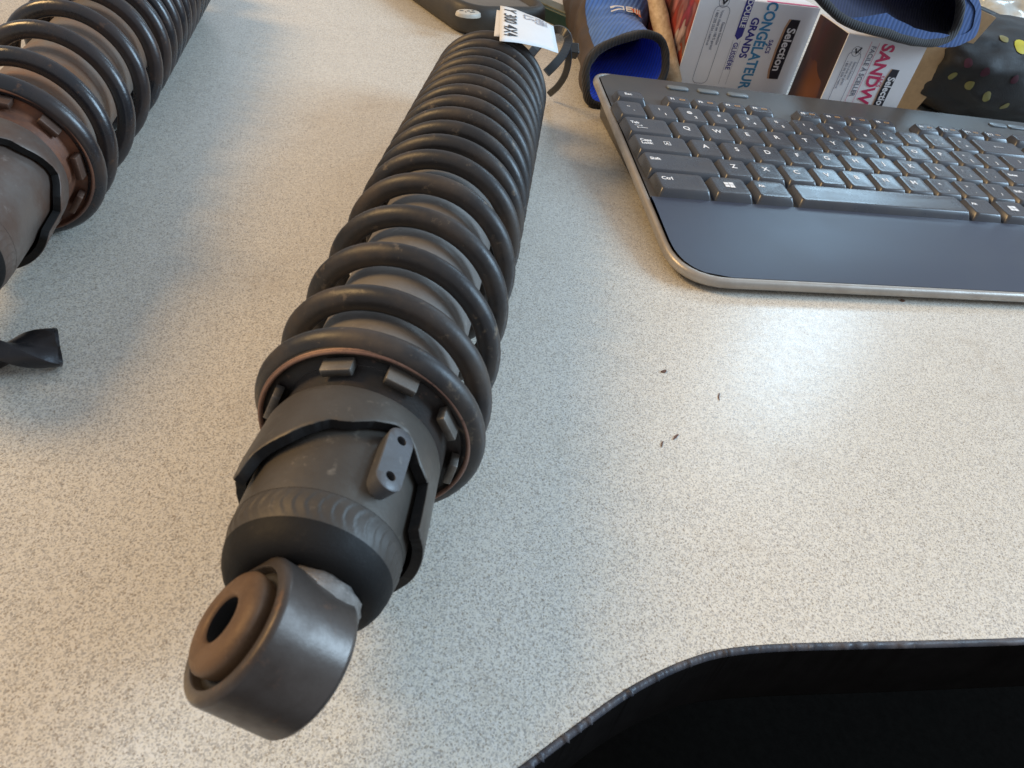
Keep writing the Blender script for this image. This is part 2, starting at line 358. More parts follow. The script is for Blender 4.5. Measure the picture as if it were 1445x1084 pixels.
# ------------------------------------------------------------------ shock absorbers
def shock(label, O, head, tilt, crests, mats, roll=0.0, eye_roll=-40.2, extra=0.0, sag=(0, 0, 0, 0), has_bracket=True, tooth_off=0.0):
    """local axes: +Y away along the axis, X right, Z up; O is the axis point where t = 0"""
    RC = .0303; RW = .0034; RM = RC - RW
    rot = Matrix.Rotation(head, 4, 'Z') @ Matrix.Rotation(tilt, 4, 'X')
    e = bpy.data.objects.new('shock_absorber', None); col.objects.link(e); e.empty_display_size = .02
    base = Vector(O); e.matrix_world = Matrix.Translation(Vector((base.x, base.y, 0))) @ rot.to_4x4()
    tag(e, label, 'shock absorber', 'pair of shock absorbers on the desk')
    off = Matrix.Translation(rot.inverted().to_3x3() @ Vector((0, 0, base.z)))
    add = lambda name, me, mat, parent=e, smooth=True, mtx=None: obj(name, me, mats.get(mat, M.get(mat)), parent, smooth, (off @ mtx if mtx is not None else off) if parent is e else mtx)
    dt = -.0013
    # spring: t as a function of angle, crest k at 90 + 360 k
    knots = [(-200, crests[0] + .0006), (0, crests[0] - .0006 + .001)]
    ang = [90 + 360 * k for k in range(len(crests))]
    xs = [-210, -60] + ang + [ang[-1] + 150, ang[-1] + 330]
    ys = [crests[0] + .0035, crests[0] + .0012] + list(crests) + [crests[-1] + .0045, crests[-1] + .0055]
    path = []
    a = -200
    sp = [Vector((x, y * 1000, 0)) for x, y in zip(xs, ys)]
    def tval(x):
        for i in range(len(xs) - 1):
            if xs[i] <= x <= xs[i + 1]:
                h = xs[i + 1] - xs[i]; u = (x - xs[i]) / h
                def sl(j):
                    if j == 0 or j == len(xs) - 1: return 0
                    return (ys[j + 1] - ys[j - 1]) / (xs[j + 1] - xs[j - 1])
                m0, m1 = sl(i) * h, sl(i + 1) * h
                return (2*u**3-3*u**2+1)*ys[i] + (u**3-2*u**2+u)*m0 + (-2*u**3+3*u**2)*ys[i+1] + (u**3-u**2)*m1
        return ys[-1]
    while a <= ang[-1] + 330:
        tt = tval(a) + dt; r = RM; sgx, sgz = sag[0] + sag[1] * tt, sag[2] + sag[3] * tt
        path.append((r * math.cos(R_(a)) + sgx, tt, r * math.sin(R_(a)) + sgz)); a += 6
    rings = []
    for i, p in enumerate(path):
        p = Vector(p); q = Vector((p.x - sag[0] - sag[1] * p.y, 0, p.z - sag[2] - sag[3] * p.y)).normalized(); y = Vector((0, 1, 0))
        rw = RW * min(1, .35 + .65 * min(1, i / 12), .35 + .65 * min(1, (len(path) - 1 - i) / 12))
        rings.append([p + rw * (math.cos(2 * math.pi * k / 18) * q + math.sin(2 * math.pi * k / 18) * y) for k in range(18)])
    add('coil_spring', loft(rings, cap0=True, cap1=True), 'coil')
    tA = crests[0] + dt            # first coil centre
    z = tA + .1173                 # shift of all the hardware relative to the fitted one
    # damper sleeve seen between the coils
    add('damper_sleeve', revolve([(crests[-1] + .004, .0), (crests[-1] + .003, .0194), (crests[5], .0198), (-.10 + z, .0199), (-.1200 + z, .0199)], 72), 'sleeve')
    # spring perch: rolled rim with a recessed face
    pm_ = Matrix.Translation(((sag[0] - .117 * sag[1]) * .8, 0, (sag[2] - .117 * sag[3]) * .8))
    add('spring_perch', revolve([(-.1300 + z, .0190), (-.1298 + z, .0207), (-.1200 + z, .0209), (-.1196 + z, .0240), (-.1194 + z, .0251), (-.1200 + z, .0255), (-.1207 + z, .0259), (-.1212 + z, .0263), (-.1209 + z, .0269), (-.1198 + z, .0272), (-.1186 + z, .0268), (-.1180 + z, .024)], 96), 'seat', mtx=pm_)
    add('perch_rim', revolve([(-.1206 + z, .02575), (-.1212 + z, .0260), (-.1215 + z, .0264), (-.1211 + z, .0268), (-.1204 + z, .0271)], 96), 'lip', mtx=pm_)
    for k in range(9):
        th = 107.5 - 38.3 * k + tooth_off + random.uniform(-2, 2)
        w = random.uniform(.0070, .0086); hl = .0060 + random.uniform(-.0006, .0006)
        me = prism(rrect(w, hl * .85, .0005, 3), -.0010, .0010, .0002)
        mt = Matrix.Rotation(R_(-(th - 90)), 4, 'Y') @ Matrix.Translation((0, -.1224 + z, .0232)) @ Matrix.Rotation(R_(random.uniform(-3, 9)), 4, 'X')
        add('perch_tooth', me, 'tooth', mtx=pm_ @ mt)
    # low bright slots between teeth
    # stepped preload cam collar
    prof = [(-180, -.146), (-70, -.150), (-64, -.1555), (18, -.1555), (23, -.1545), (24.5, -.1425), (31, -.1423), (39, -.1413), (47, -.1385), (53, -.1366), (60, -.1366), (72, -.1384), (83, -.1405), (91, -.1412), (96, -.1412), (105, -.1430), (116, -.1452), (127, -.1470), (139, -.1486), (146, -.1530), (151, -.1532), (156, -.146), (180, -.146)]
    def cam_t(d):
        d = (d - roll + 180) % 360 - 180
        for (a0, t0), (a1, t1) in zip(prof, prof[1:]):
            if a0 <= d <= a1: return t0 + (t1 - t0) * (d - a0) / (a1 - a0)
        return -.146
    NS = 240; r0 = []; rings = [[] for _ in range(8)]
    for i in range(NS):
        d = -180 + 360 * i / NS; c, s_ = math.cos(R_(d)), math.sin(R_(d)); te = cam_t(d) + z + .0005 * noise.noise(Vector((d * .06, 1.3, 0))) + .00022 * noise.noise(Vector((d * .35, 4, 0)))
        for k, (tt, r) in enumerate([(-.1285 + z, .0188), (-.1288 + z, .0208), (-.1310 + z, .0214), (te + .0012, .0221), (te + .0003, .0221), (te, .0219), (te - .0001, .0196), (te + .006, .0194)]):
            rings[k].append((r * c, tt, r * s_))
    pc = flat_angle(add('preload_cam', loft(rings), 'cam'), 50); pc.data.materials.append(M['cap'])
    for i, p_ in enumerate(pc.data.polygons): p_.material_index = 1 if i >= 5 * NS else 0  # edge wall and inside use the cap black as painted shade
    # lower body tube with a rippled weld band and a dark domed end
    zz = z - extra
    flat_angle(add('body_tube', revolve([(-.1275 + z, .0186), (-.145 + z, .01855), (-.1560 + zz, .0184), (-.1576 + zz, .0183)], 96), 'tube'), 60)
    seg = 384; rr = []
    for k in range(15):
        f = k / 14; t = -.1576 - .0068 * f; r = .0183 - .0009 * f ** 1.8
        ring = []
        for i in range(seg):
            a_ = 2 * math.pi * i / seg
            ph = (i / seg * 46 + .9 * (f - .5) ** 2 * 4 + .35 * noise.noise(Vector((math.cos(a_) * 3, math.sin(a_) * 3, 0)))) % 1
            env = math.sin(min(1, max(0, f * 1.04)) * math.pi) ** .6
            q = r + .00026 * env * (1 - ph) ** 1.5 - .00006; ring.append((q * math.cos(a_), t + zz, q * math.sin(a_)))
        rr.append(ring)
    add('weld_band', loft(rr), 'band')
    flat_angle(add('tube_end_cap', revolve([(-.1640 + zz, .0170), (-.1644 + zz, .01755), (-.1651 + zz, .0174), (-.1670 + zz, .0168), (-.1688 + zz, .0158), (-.1700 + zz, .0145), (-.1705 + zz, .0125), (-.1703 + zz, .0095), (-.1690 + zz, .0075), (-.168 + zz, .006)], 96), 'cap'), 60)
    # bracket plate with two holes riveted on the tube
    if has_bracket:
        L = .0172; wd = .0064; out = []
        ol = rrect(wd, L, wd / 2 * .98, 8)
        bm = bmesh.new()
        def circ(cx, cy, r, n): return [(cx + r * math.cos(2 * math.pi * i / n), cy + r * math.sin(2 * math.pi * i / n)) for i in range(n)]
        n = len(ol); h1 = circ(0, .0052, .00115, 14); h2 = circ(0, -.0052, .00115, 14)
        R0 = .0185; R1 = .0225
        def bend(p, r):
            a_ = p[0] / .0215; return Vector((r * math.sin(a_), p[1], r * math.cos(a_)))
        vt = {}
        def loop(pts, r): return [bm.verts.new(bend(p, r)) for p in pts]
        o1, o0 = loop(ol, R1), loop(ol, R0); o1b = loop([(p[0] * .93, p[1] * .97) for p in ol], R1 + .0002)
        a1, a0 = loop(h1, R1 + .0002), loop(h1, R0); b1, b0 = loop(h2, R1 + .0002), loop(h2, R0)
        def sides(A, B):
            for i in range(len(A)): bm.faces.new((A[i], A[(i + 1) % len(A)], B[(i + 1) % len(A)], B[i]))
        sides(o0, o1); sides(o1, o1b); sides(a1, a0); sides(b1, b0)
        ed = [bm.edges.get((l[i], l[(i + 1) % len(l)])) or bm.edges.new((l[i], l[(i + 1) % len(l)])) for l in (o1b, a1, b1) for i in range(len(l))]
        bmesh.ops.triangle_fill(bm, edges=ed, use_beauty=True)
        bmesh.ops.recalc_face_normals(bm, faces=bm.faces)
        me = bpy.data.meshes.new('bracket'); bm.to_mesh(me); bm.free()
        th = 55.5 + roll
        mt = Matrix.Rotation(R_(-(th - 90)), 4, 'Y') @ Matrix.Translation((0, -.1458 + z, 0)) @ Matrix.Rotation(R_(0), 4, 'Z')
        br = add('bracket_plate', me, 'bracket', mtx=mt); flat_angle(br, 40)
        obj('hole_recess', revolve([(-.0003, .0001), (.0, .0013)], 14), M['black'], br, True, Matrix.Translation((0, .0052, .0213)) @ Matrix.Rotation(R_(90), 4, 'X'))
        obj('hole_recess', revolve([(-.0003, .0001), (.0, .0013)], 14), M['black'], br, True, Matrix.Translation((0, -.0052, .0213)) @ Matrix.Rotation(R_(90), 4, 'X'))
    # rod, weld and mounting eye
    add('damper_rod', revolve([(-.150 + zz, .0062), (-.176 + zz, .0062)], 32), 'black')
    ec = Vector((-.0011, -.1819 + zz, .0015)); phi, yaw = R_(eye_roll), R_(3.9)
    ea = Vector((math.cos(phi) * math.cos(yaw), math.sin(yaw), math.sin(phi) * math.cos(yaw)))
    # eye frame: local Y along ea
    q = Vector((0, 1, 0)).rotation_difference(ea).to_matrix().to_4x4(); ET = Matrix.Translation(ec) @ q
    ER = .0141; EW = .0087
    eye = add('mounting_eye', revolve([(-EW + .004, .0112), (-EW + .0004, .0114), (-EW, .0117), (-EW, ER - .0009), (-EW + .0004, ER - .0004), (-EW + .0011, ER), (-EW + .0014, ER), (0, ER), (EW - .0014, ER), (EW - .0011, ER), (EW - .0004, ER - .0004), (EW, ER - .0009), (EW, .0117), (EW - .004, .0112)], 96), 'eye', mtx=ET)
    flat_angle(eye, 50)
    obj('rubber_sleeve', revolve([(-EW + .0035, .0114), (-EW + .0020, .0112), (-EW + .0016, .0090), (EW - .0016, .0090), (EW - .0020, .0112), (EW - .0035, .0114)], 64), mats.get('rubber', M['rubber']), eye)
    bu = obj('bushing', revolve([(-EW + .003, .0092), (-EW - .0004, .0098), (-EW - .0014, .0098), (-EW - .0022, .0092), (-EW - .0028, .0080), (-EW - .0030, .0060), (-EW - .0029, .0048), (-EW - .0024, .0043), (EW + .0024, .0043), (EW + .003, .0060), (EW + .002, .0094), (EW - .003, .0092)], 64), mats.get('bush', M['bush']), eye)
    obj('bolt_hole', revolve([(-EW - .0023, .00428), (EW + .0023, .00428)], 40), M['black'], eye)
    # weld lump where the eye meets the rod
    wp = []
    rngs = []
    for i in range(9):
        f = i / 8; y = -.1690 + zz - .0065 * f; r = (.0086 + .0014 * math.sin(f * 3) + .0006 * f)
        rngs.append([((r + .0009 * noise.noise(Vector((k * .7, i * .8, 3)))) * math.cos(2 * math.pi * k / 28) + .0026, y, (r + .0009 * noise.noise(Vector((k * .7, i * .8, 9)))) * math.sin(2 * math.pi * k / 28) + .0014) for k in range(28)])
    add('weld_bead', loft(rngs), 'weld')
    # far end: upper seat, neck and eye
    tq = crests[-1]
    add('upper_seat', revolve([(tq - .004, .017), (tq + .0035, .0205), (tq + .006, .0255), (tq + .0085, .0255), (tq + .0105, .021), (tq + .0125, .010), (tq + .022, .0085), (tq + .026, .0085)], 64), 'seat')
    eu = add('mounting_eye', revolve([(-.010, .0105), (-.010, .0150), (-.009, .0158), (.009, .0158), (.010, .0150), (.010, .0105)], 64), 'eye', mtx=Matrix.Translation((-.002, tq + .037, .001)) @ Matrix.Rotation(R_(-90 - 14), 4, 'Z'))
    flat_angle(eu, 50)
    obj('bushing', revolve([(-.0095, .0106), (-.014, .0102), (-.0145, .0075), (-.0142, .0045), (.0142, .0045), (.0145, .0075), (.014, .0102), (.0095, .0106)], 48), mats.get('bush', M['bush']), eu)
    return e, rot, off

C_MAIN = [-.1158, -.0973, -.0752, -.0523, -.0292, -.0097, .0045, .0183, .0327, .0464, .0602, .0738, .0866, .0997, .1133, .1274, .1425]
m_main = dict(coil=M['coil'], sleeve=M['sleeve'], seat=M['seat'], lip=M['lip'], tooth=M['tooth'], cam=M['tube'], tube=M['tube'], cap=M['cap'], band=M['band'], bracket=M['bracket'], eye=M['eye'], bush=M['bush'], rubber=M['rubber'], weld=M['weld'], black=M['black'])
main, main_rot, main_off = shock('dark shock absorber with a white paper label tied to its far end', (-.0389, .25, .0326), R_(2.366), R_(-1.0), C_MAIN, m_main, sag=(.0002, -.00465, -.0013, .0105))
C_SEC = [-.1285, -.1045, -.0745, -.0465, -.0195, -.001, .0135, .028, .042, .056, .070, .084, .098, .112, .126, .140, .154]
m_sec = dict(m_main, band=M['tube_rust'], coil=M['coil_rust'], sleeve=M['sleeve_rust'], seat=M['seat_rust'], lip=M['seat_rust'], tooth=M['tooth_rust'], cam=M['tube_rust'], tube=M['tube_rust'])
shock('rusty shock absorber with pale body tube beside the black drill bit', (-.2264, .35, .0299), R_(16.604), 0.0, C_SEC, m_sec, roll=-38, extra=.016, has_bracket=False, tooth_off=14)

# ------------------------------------------------------------------ keyboard
KTH = 0.32022194; KA = R_(5)
KM = Matrix.Translation((.0753, .4066, .022)) @ Matrix.Rotation(KTH, 4, 'Z') @ Matrix.Rotation(KA, 4, 'X')
kb = bpy.data.objects.new('keyboard', None); col.objects.link(kb); kb.matrix_world = KM
tag(kb, 'black computer keyboard with silver rim and wide palm rest', 'keyboard')
mm = .001
KX1 = 408.0
def kb_outline(inset):
    i = inset; pts = []
    cs = [(-42 + i, 95 - i, 9 - i * .6), (-52 + i * 1.02, -110.5 + i, 22 - i * .8), (KX1 + 4 - i, -110.5 + i, 22 - i * .8), (KX1 - i, 95 - i, 9 - i * .6)]
    for k, (x, y, r) in enumerate(cs):
        p = Vector((x, y)); a = (Vector(cs[k - 1][:2]) - p).normalized(); b = (Vector(cs[(k + 1) % 4][:2]) - p).normalized()
        for j in range(9):
            t = j / 8; s0 = p + a * r * 1.25; s1 = p + b * r * 1.25
            q = s0.lerp(p, t).lerp(p.lerp(s1, t), t); pts.append((q.x * mm, q.y * mm))
    return pts
def kz(y_mm, h):            # local z for a point h mm above the desk
    return (h - 22 - y_mm * math.sin(KA)) * mm
def ring_at(inset, h=None, z=None):
    return [(x, y, (kz(y * 1000, h) if h is not None else z * mm)) for x, y in kb_outline(inset)]
flat_angle(obj('under_tray', loft([ring_at(13, h=.5), ring_at(9, h=.7), ring_at(6, z=-11.5), ring_at(3.5, z=-9.8), ring_at(3.3, z=-8)], cap0=True), M['kb_top'], kb), 60)
flat_angle(obj('rim', loft([ring_at(5.5, z=-10.6), ring_at(1.6, z=-10.2), ring_at(.4, z=-9.6), ring_at(0, z=-8.6), ring_at(.2, z=-6.6), ring_at(1.0, z=-5.6), ring_at(2.6, z=-5.2), ring_at(3.0, z=-5.6), ring_at(3.2, z=-7.5)]), M['rim'], kb), 60)
top_ = kb_outline(3.1)
deck = [(x, y) for x, y in top_]
def split_deck(lo, hi):
    out = []; n = len(deck)
    for i in range(n):
        a, b = deck[i], deck[(i + 1) % n]
        for cur in (a,):
            if lo <= cur[1] <= hi: out.append(cur)
        for lim in (lo, hi):
            if (a[1] - lim) * (b[1] - lim) < 0:
                t = (lim - a[1]) / (b[1] - a[1]); out.append((a[0] + t * (b[0] - a[0]), lim))
    return out
def deck_piece(lo, hi, f, nx=40):
    """grid plate following f(x,y) height (mm) inside the deck outline"""
    poly = split_deck(lo, hi); ys = sorted(set([lo + (hi - lo) * j / 24 for j in range(25)]))
    rows = []
    for y in ys:
        xs = []
        n = len(deck)
        yy = min(max(y, min(p[1] for p in deck) + 1e-5), max(p[1] for p in deck) - 1e-5)
        for i in range(n):
            a, b = deck[i], deck[(i + 1) % n]
            if (a[1] - yy) * (b[1] - yy) <= 0 and abs(a[1] - b[1]) > 1e-9:
                t = (yy - a[1]) / (b[1] - a[1]); xs.append(a[0] + t * (b[0] - a[0]))
        x0, x1 = min(xs), max(xs)
        rows.append([(x0 + (x1 - x0) * k / nx, yy, f((x0 + (x1 - x0) * k / nx) * 1000, yy * 1000) * mm) for k in range(nx + 1)])
    skirt0 = [(p[0], p[1], p[2] - .003) for p in rows[0]]; skirt1 = [(p[0], p[1], p[2] - .003) for p in rows[-1]]
    return loft([skirt0] + rows + [skirt1], closed=False)
PALM_Y = -.0475
flat_angle(obj('key_deck', deck_piece(PALM_Y + .0006, .0919, lambda x, y: -4.7), M['kb_top'], kb), 40)
def palm_h(x, y):
    u = (y + 47.5) / -60.0   # 0 at the keys, 1 at the front
    return -3.6 - 1.2 * max(0, .06 - u) ** .5 - .9 * u - 5.0 * max(0, u - .6) ** 2
flat_angle(obj('palm_rest', deck_piece(-.1074, PALM_Y, palm_h), M['palm'], kb), 40)

_km = {}
def key_mesh(w, d, h=4.8, ins=1.7, dish=.22):
    k = (round(w, 2), round(d, 2), h)
    if k in _km: return _km[k]
    rg = []
    for (iw, id_, z, r, sy) in ((0, 0, 0, 1.2, 0), (ins * .5, .6, h * .5, 1.4, .4), (ins * .95, 1.2, h - .5, 1.7, .75), (ins * 1.15, 1.55, h - .08, 1.8, .85), (ins * 1.5, 2.0, h - .02, 1.7, .85), (ins * 1.5 + 2.0, 4.0, h - dish * .7, 1.0, .85)):
        rg.append([(x * mm, y * mm, z * mm) for x, y in rrect(w - 2 * iw, d - 2 * id_, r, 3, 0, sy)])
    v = [p for r in rg for p in r]; n = len(rg[0]); f = []
    for i in range(len(rg) - 1):
        for j in range(n): f.append((i * n + j, i * n + (j + 1) % n, (i + 1) * n + (j + 1) % n, (i + 1) * n + j))
    v.append((0, .85 * mm, (h - dish) * mm)); c = len(v) - 1
    for j in range(n): f.append(((len(rg) - 1) * n + j, (len(rg) - 1) * n + (j + 1) % n, c))
    _km[k] = mesh('key', v, f); return _km[k]
_lm = {}
def legend(key, s, dx, dy, size, mat='legend', bold=.00010, ax='CENTER'):
    k = (s, size, ax)
    if k not in _lm: _lm[k] = text_mesh(s, size * mm, bold, ax, .00003)
    o = bpy.data.objects.new('legend', _lm[k]); col.objects.link(o); o.parent = key
    if not _lm[k].materials: _lm[k].materials.append(M[mat])
    o.location = (dx * mm, dy * mm, (key['_h'] - .06) * mm); return o
def quads(key, rects, mat):
    v = []; f = []
    for x, y, w, h in rects:
        b = len(v); v += [((x - w / 2) * mm, (y - h / 2) * mm, 0), ((x + w / 2) * mm, (y - h / 2) * mm, 0), ((x + w / 2) * mm, (y + h / 2) * mm, 0), ((x - w / 2) * mm, (y + h / 2) * mm, 0)]; f.append((b, b + 1, b + 2, b + 3))
    o = obj('legend', mesh('legend', v, f), M[mat], key, False); o.location.z = (key['_h'] + .02) * mm; return o
P_ = 19.05; X0 = -2.25 * P_
def key(x0, x1, yc, d=18.9, h=4.8, mat='key'):
    w = x1 - x0 - .4
    o = obj('key', key_mesh(w, d, h), M[mat], kb); o.location = ((x0 + x1) / 2 * mm, (yc - 1.2) * mm, -4.75 * mm)
    o.rotation_euler = (R_(random.uniform(-.5, .5)), R_(random.uniform(-.6, .6)), 0); o['_h'] = h; return o
def row(xs, yc, labels, **kw):
    x = X0 + xs
    for w, lab in labels:
        k = key(x, x + w * P_, yc, **kw); x += w * P_
        if lab: lab(k, w)
def ch(s):  return lambda k, w: legend(k, s, -.3, 2.2, 5.2)
def two(a, b):
    def f(k, w): legend(k, a, -1.2, 3.2, 3.3); legend(k, b, 1.2, -2.2, 3.3)
    return f
def word(*lines, size=3.3):
    def f(k, w):
        for i, s in enumerate(lines): legend(k, s, -w * P_ / 2 + 4.2, 3.0 - i * 3.0, size, ax='LEFT')
    return f
def caps(k, w):
    word('Caps', 'Lock')(k, w)
    quads(k, [(1.2, 1.4, .35, 3.6), (4.6, 1.4, .35, 3.6), (2.9, 3.1, 3.6, .35), (2.9, -.3, 3.6, .35)], 'legend'); legend(k, 'A', 2.9, 1.3, 2.6)
def tabk(k, w):
    word('Tab')(k, w); quads(k, [(-6.5, -.2, 4.5, .4), (-4.4, -.2, .5, 1.6), (-4.5, -2.4, 6, .4), (-7.4, -2.4, .5, 1.6)], 'legend')
def winlogo(k, w): quads(k, [(-1.9, 2.6, 2.5, 2.1), (.9, 2.7, 2.6, 2.3), (-1.9, .2, 2.5, 2.1), (.9, .1, 2.6, 2.3)], 'legend')
def arrow_l(k, w): quads(k, [(0, 1.2, 7.5, .45), (-3.2, 1.2, .5, 1.8)], 'legend')
row(0, 2 * P_, [(1, two('~', '`'))] + [(1, two(a, b)) for a, b in zip('!@#$%?&*()_+', '1234567890-=')] + [(2, arrow_l)])
row(0, P_, [(1.5, tabk)] + [(1, ch(c)) for c in 'QWERTYUIOP'] + [(1, two('^', '[')), (1, two('"', ']')), (1.5, two('|', '\\'))])
row(0, 0, [(1.75, caps)] + [(1, ch(c)) for c in 'ASDFGHJKL'] + [(1, two(':', ';')), (1, two('"', "'")), (2.25, word('Enter'))])
row(0, -P_, [(2.25, word('Shift'))] + [(1, ch(c)) for c in 'ZXCVBNM'] + [(1, two('<', ',')), (1, two('>', '.')), (1, two('?', '/')), (2.75, word('Shift'))])
bot = [(-42.2, -12.6, word('Ctrl', size=3.8)), (-11.6, 10.9, winlogo), (12.2, 34.8, word('Alt', size=3.0)), (36.8, 145.2, None), (146.6, 167, word('Alt', size=3.0)), (168.4, 190, winlogo), (191.4, 213, None), (214.4, 243, word('Ctrl', size=3.8))]
for x0, x1, lab in bot:
    k = key(x0, x1, -1.98 * P_ + .2, d=17.8)
    if lab: lab(k, (x1 - x0) / P_)
def fk(i):
    def f(k, w):
        legend(k, i, -3.6, 1.3, 3.0); quads(k, [(2.6, 1.9, 3.4, .45), (2.6, .6, 3.4, .45), (1.1, 1.25, .45, 1.7), (4.2, 1.25, .45, 1.7)], 'legend_o')
    return f
k = key(-38, -18.5, 57.5, d=11.5, h=4.0); legend(k, 'Esc', -1.2, 1.2, 3.4)
for g, x in enumerate((-6.5, 82.5, 171)):
    for i in range(4):
        k = key(x + i * 18.4, x + i * 18.4 + 18.2, 57.5, d=11.5, h=4.0); fk('F%d' % (g * 4 + i + 1))(k, 1)
for x in (250, 269, 288):                      # navigation block and number pad
    key(x, x + 18.6, 57.5, d=11.5, h=4.0)
    for r in (2, 1): key(x, x + P_, r * P_)
    key(x, x + P_, -2 * P_)
key(269, 269 + P_, -P_)
for i in range(4):
    for r in (2, 1, 0, -1, -2):
        if not (i == 1 and r == -2): key(312 + i * P_, 312 + (i + 1) * P_, r * P_)
for x in (4.5, 25.5, 46.5, 251, 267, 283):
    me = prism(rrect(.0145, .0050, .0022, 4), -.0005, .0009, .0004)
    o = obj('media_button', me, M['button'], kb); o.location = (x * mm + .007, .0815, -.0046)

# ------------------------------------------------------------------ boxes of bags
def printed(parent, s, size, x, z, mat, bold=0.0, squash=1.0, ax='CENTER', eps=.00025):
    """lettering on a box front (plane y = 0), reading downwards"""
    me = text_mesh(s, size, bold, ax, .00004, squash); me.materials.append(M[mat])
    o = bpy.data.objects.new('lettering', me); col.objects.link(o); o.parent = parent
    o.matrix_basis = Matrix.Translation((x, -eps, z)) @ Matrix.Rotation(R_(90), 4, 'X') @ Matrix.Rotation(R_(-90), 4, 'Z')
    return o
def panel(parent, pts, mat, eps=.0002, name='print_panel', th=.00005):
    v = [(x, -eps, z) for x, z in pts]; o = obj(name, mesh(name, v, [tuple(range(len(v)))]), M[mat], parent, False); return o
def outline_print(parent, pts, w, mat, eps=.0002):
    n = len(pts); v = []; f = []
    for i in range(n):
        a = Vector(pts[i - 1]); b = Vector(pts[i]); c = Vector(pts[(i + 1) % n]); t = (c - a).normalized(); nn = Vector((-t.y, t.x)) * w / 2
        v += [(b.x + nn.x, -eps, b.y + nn.y), (b.x - nn.x, -eps, b.y - nn.y)]
    for i in range(n):
        j = (i + 1) % n; f.append((2 * i, 2 * i + 1, 2 * j + 1, 2 * j))
    return obj('print_line', mesh('print_line', v, f), M[mat], parent, False)
def carton(label, loc, psi, w, h, dep, side_mat, other_mat):
    e = empty('bag_box', loc, label, 'box', rot=(0, 0, psi))
    b = .0008
    def quad(name, p, mat): return obj(name, mesh(name, p, [(0, 1, 2, 3)]), M[mat], e, False)
    def slab(name, x0, x1, y0, y1, z0, z1, mat):
        o = rrect(x1 - x0, y1 - y0, min(b, (x1 - x0) / 3, (y1 - y0) / 3), 3, (x0 + x1) / 2, (y0 + y1) / 2)
        return obj(name, prism(o, z0, z1, 0), M[mat], e, False)
    slab('front_panel', 0, w, 0, .0009, .0003, h, 'card')
    slab('side_panel', 0, .0009, .0010, dep, .0003, h - .0003, side_mat)
    slab('side_panel', w - .0009, w, .0010, dep, .0003, h - .0003, other_mat)
    slab('back_panel', .001, w - .001, dep - .0010, dep - .0001, .0003, h - .0004, 'card')
    t = slab('top_flap', .0004, w - .0004, .0012, dep - .0004, h - .0010, h + .0002, 'card')
    slab('edge_print', w * .55, w - .0006, .0012, .004, h + .0002, h + .0004, 'card_side')
    return e
b1 = carton('white freezer bag box with blue French lettering and fruit picture side', (.0666, .56, 0), .464, .1000, .0645, .14, 'fruit', 'card')
B1W, B1H = .0952, .0715
printed(b1, 'CONG\u00c9LATEUR', .0128, .0585, .0655, 'blue_ink', .00035, .655, 'LEFT')
printed(b1, 'GRANDS', .0088, .0485, .0545, 'navy_ink', .00025, .78, 'LEFT')
printed(b1, 'SACS', .0052, .0680, .0410, 'navy_ink', .00006, .8, 'LEFT')
rb = [(.0360, .0690), (.0420, .0690), (.0420, .0400), (.0390, .0372), (.0360, .0400)]
panel(b1, [(.0362, .0712 - .0020), (.0392, .0680), (.0424, .0712 - .0020), (.0424, .0415), (.0393, .0388), (.0362, .0415)], 'navy_ink')
printed(b1, 'DOUBLE', .0060, .0393, .0655, 'card', .00012, .80, 'LEFT', .0004)
printed(b1, 'GLISSI\u00c8RE', .0056, .0393, .0372, 'navy_ink', .00006, .80, 'LEFT')
for xx in (.0362, .0424): panel(b1, [(xx - .0001, .0385), (xx + .0001, .0385), (xx + .0001, .008), (xx - .0001, .008)], 'line_ink', .00022)
# black brand plate with tan crescent
pl = [(.0785, .0555), (.0865, .0555), (.0865, .0140), (.0785, .0140), (.0768, .0200), (.0760, .0348), (.0768, .0495)]
panel(b1, [(x - .0018, z) for x, z in pl[3:] + pl[:1]] + [(.0787, .0555), (.0787, .0140)], 'tan_ink', .00018)
panel(b1, pl, 'dark_ink', .00026)
printed(b1, 'Selection', .0098, .0815, .0348, 'card', .00022, .84, 'CENTER', .0004)
# boxed small print with tick
ou = rrect(.0125, .0520, .004, 4, .0195, .0335)
outline_print(b1, ou, .00035, 'line_ink'); outline_print(b1, [(.0188 + .0040 * math.cos(a / 12 * 6.283), .0625 + .0040 * math.sin(a / 12 * 6.283)) for a in range(12)], .00035, 'line_ink')
panel(b1, [(.0165, .0640), (.0178, .0648), (.0190, .0622), (.0225, .0665), (.0235, .0658), (.0190, .0600)], 'dark_ink', .0003)
for i, (s, z) in enumerate((('Essayez Selection', .0495), ('Votre choix est 100 % garanti', .0570), ('1 800 595 5554 | metro.ca', .0570))):
    printed(b1, s, .0030, .0235 - i * .0037, z, 'line_ink', .00002, .72, 'LEFT')

b2 = carton('white sandwich bag box with pink French lettering under a blue glove', (.1672, .555, 0), .26, .0600, .0625, .045, 'food', 'kraft')
printed(b2, 'SANDWICH', .0128, .0315, .0600, 'pink_ink', .0004, .85, 'LEFT')
printed(b2, 'FACILE \u00c0 SCELLER', .0050, .0215, .0575, 'line_ink', .00008, .84, 'LEFT')
for xx in (.0185, .0245): panel(b2, [(xx - .00012, .0600), (xx + .00012, .0600), (xx + .00012, .004), (xx - .00012, .004)], 'pink_ink', .00022)
printed(b2, 'SACS', .0046, .0375, .0400, 'pink_ink', .00004, .75, 'LEFT')
pl2 = [(.0425, .0450), (.0480, .0450), (.0480, .0120), (.0425, .0120), (.0410, .0180), (.0405, .0285), (.0410, .0390)]
panel(b2, [(x - .0008, z) for x, z in pl2[3:] + pl2[:1]] + [(.0427, .045), (.0427, .012)], 'tan_ink', .00018)
panel(b2, pl2, 'dark_ink', .00026)
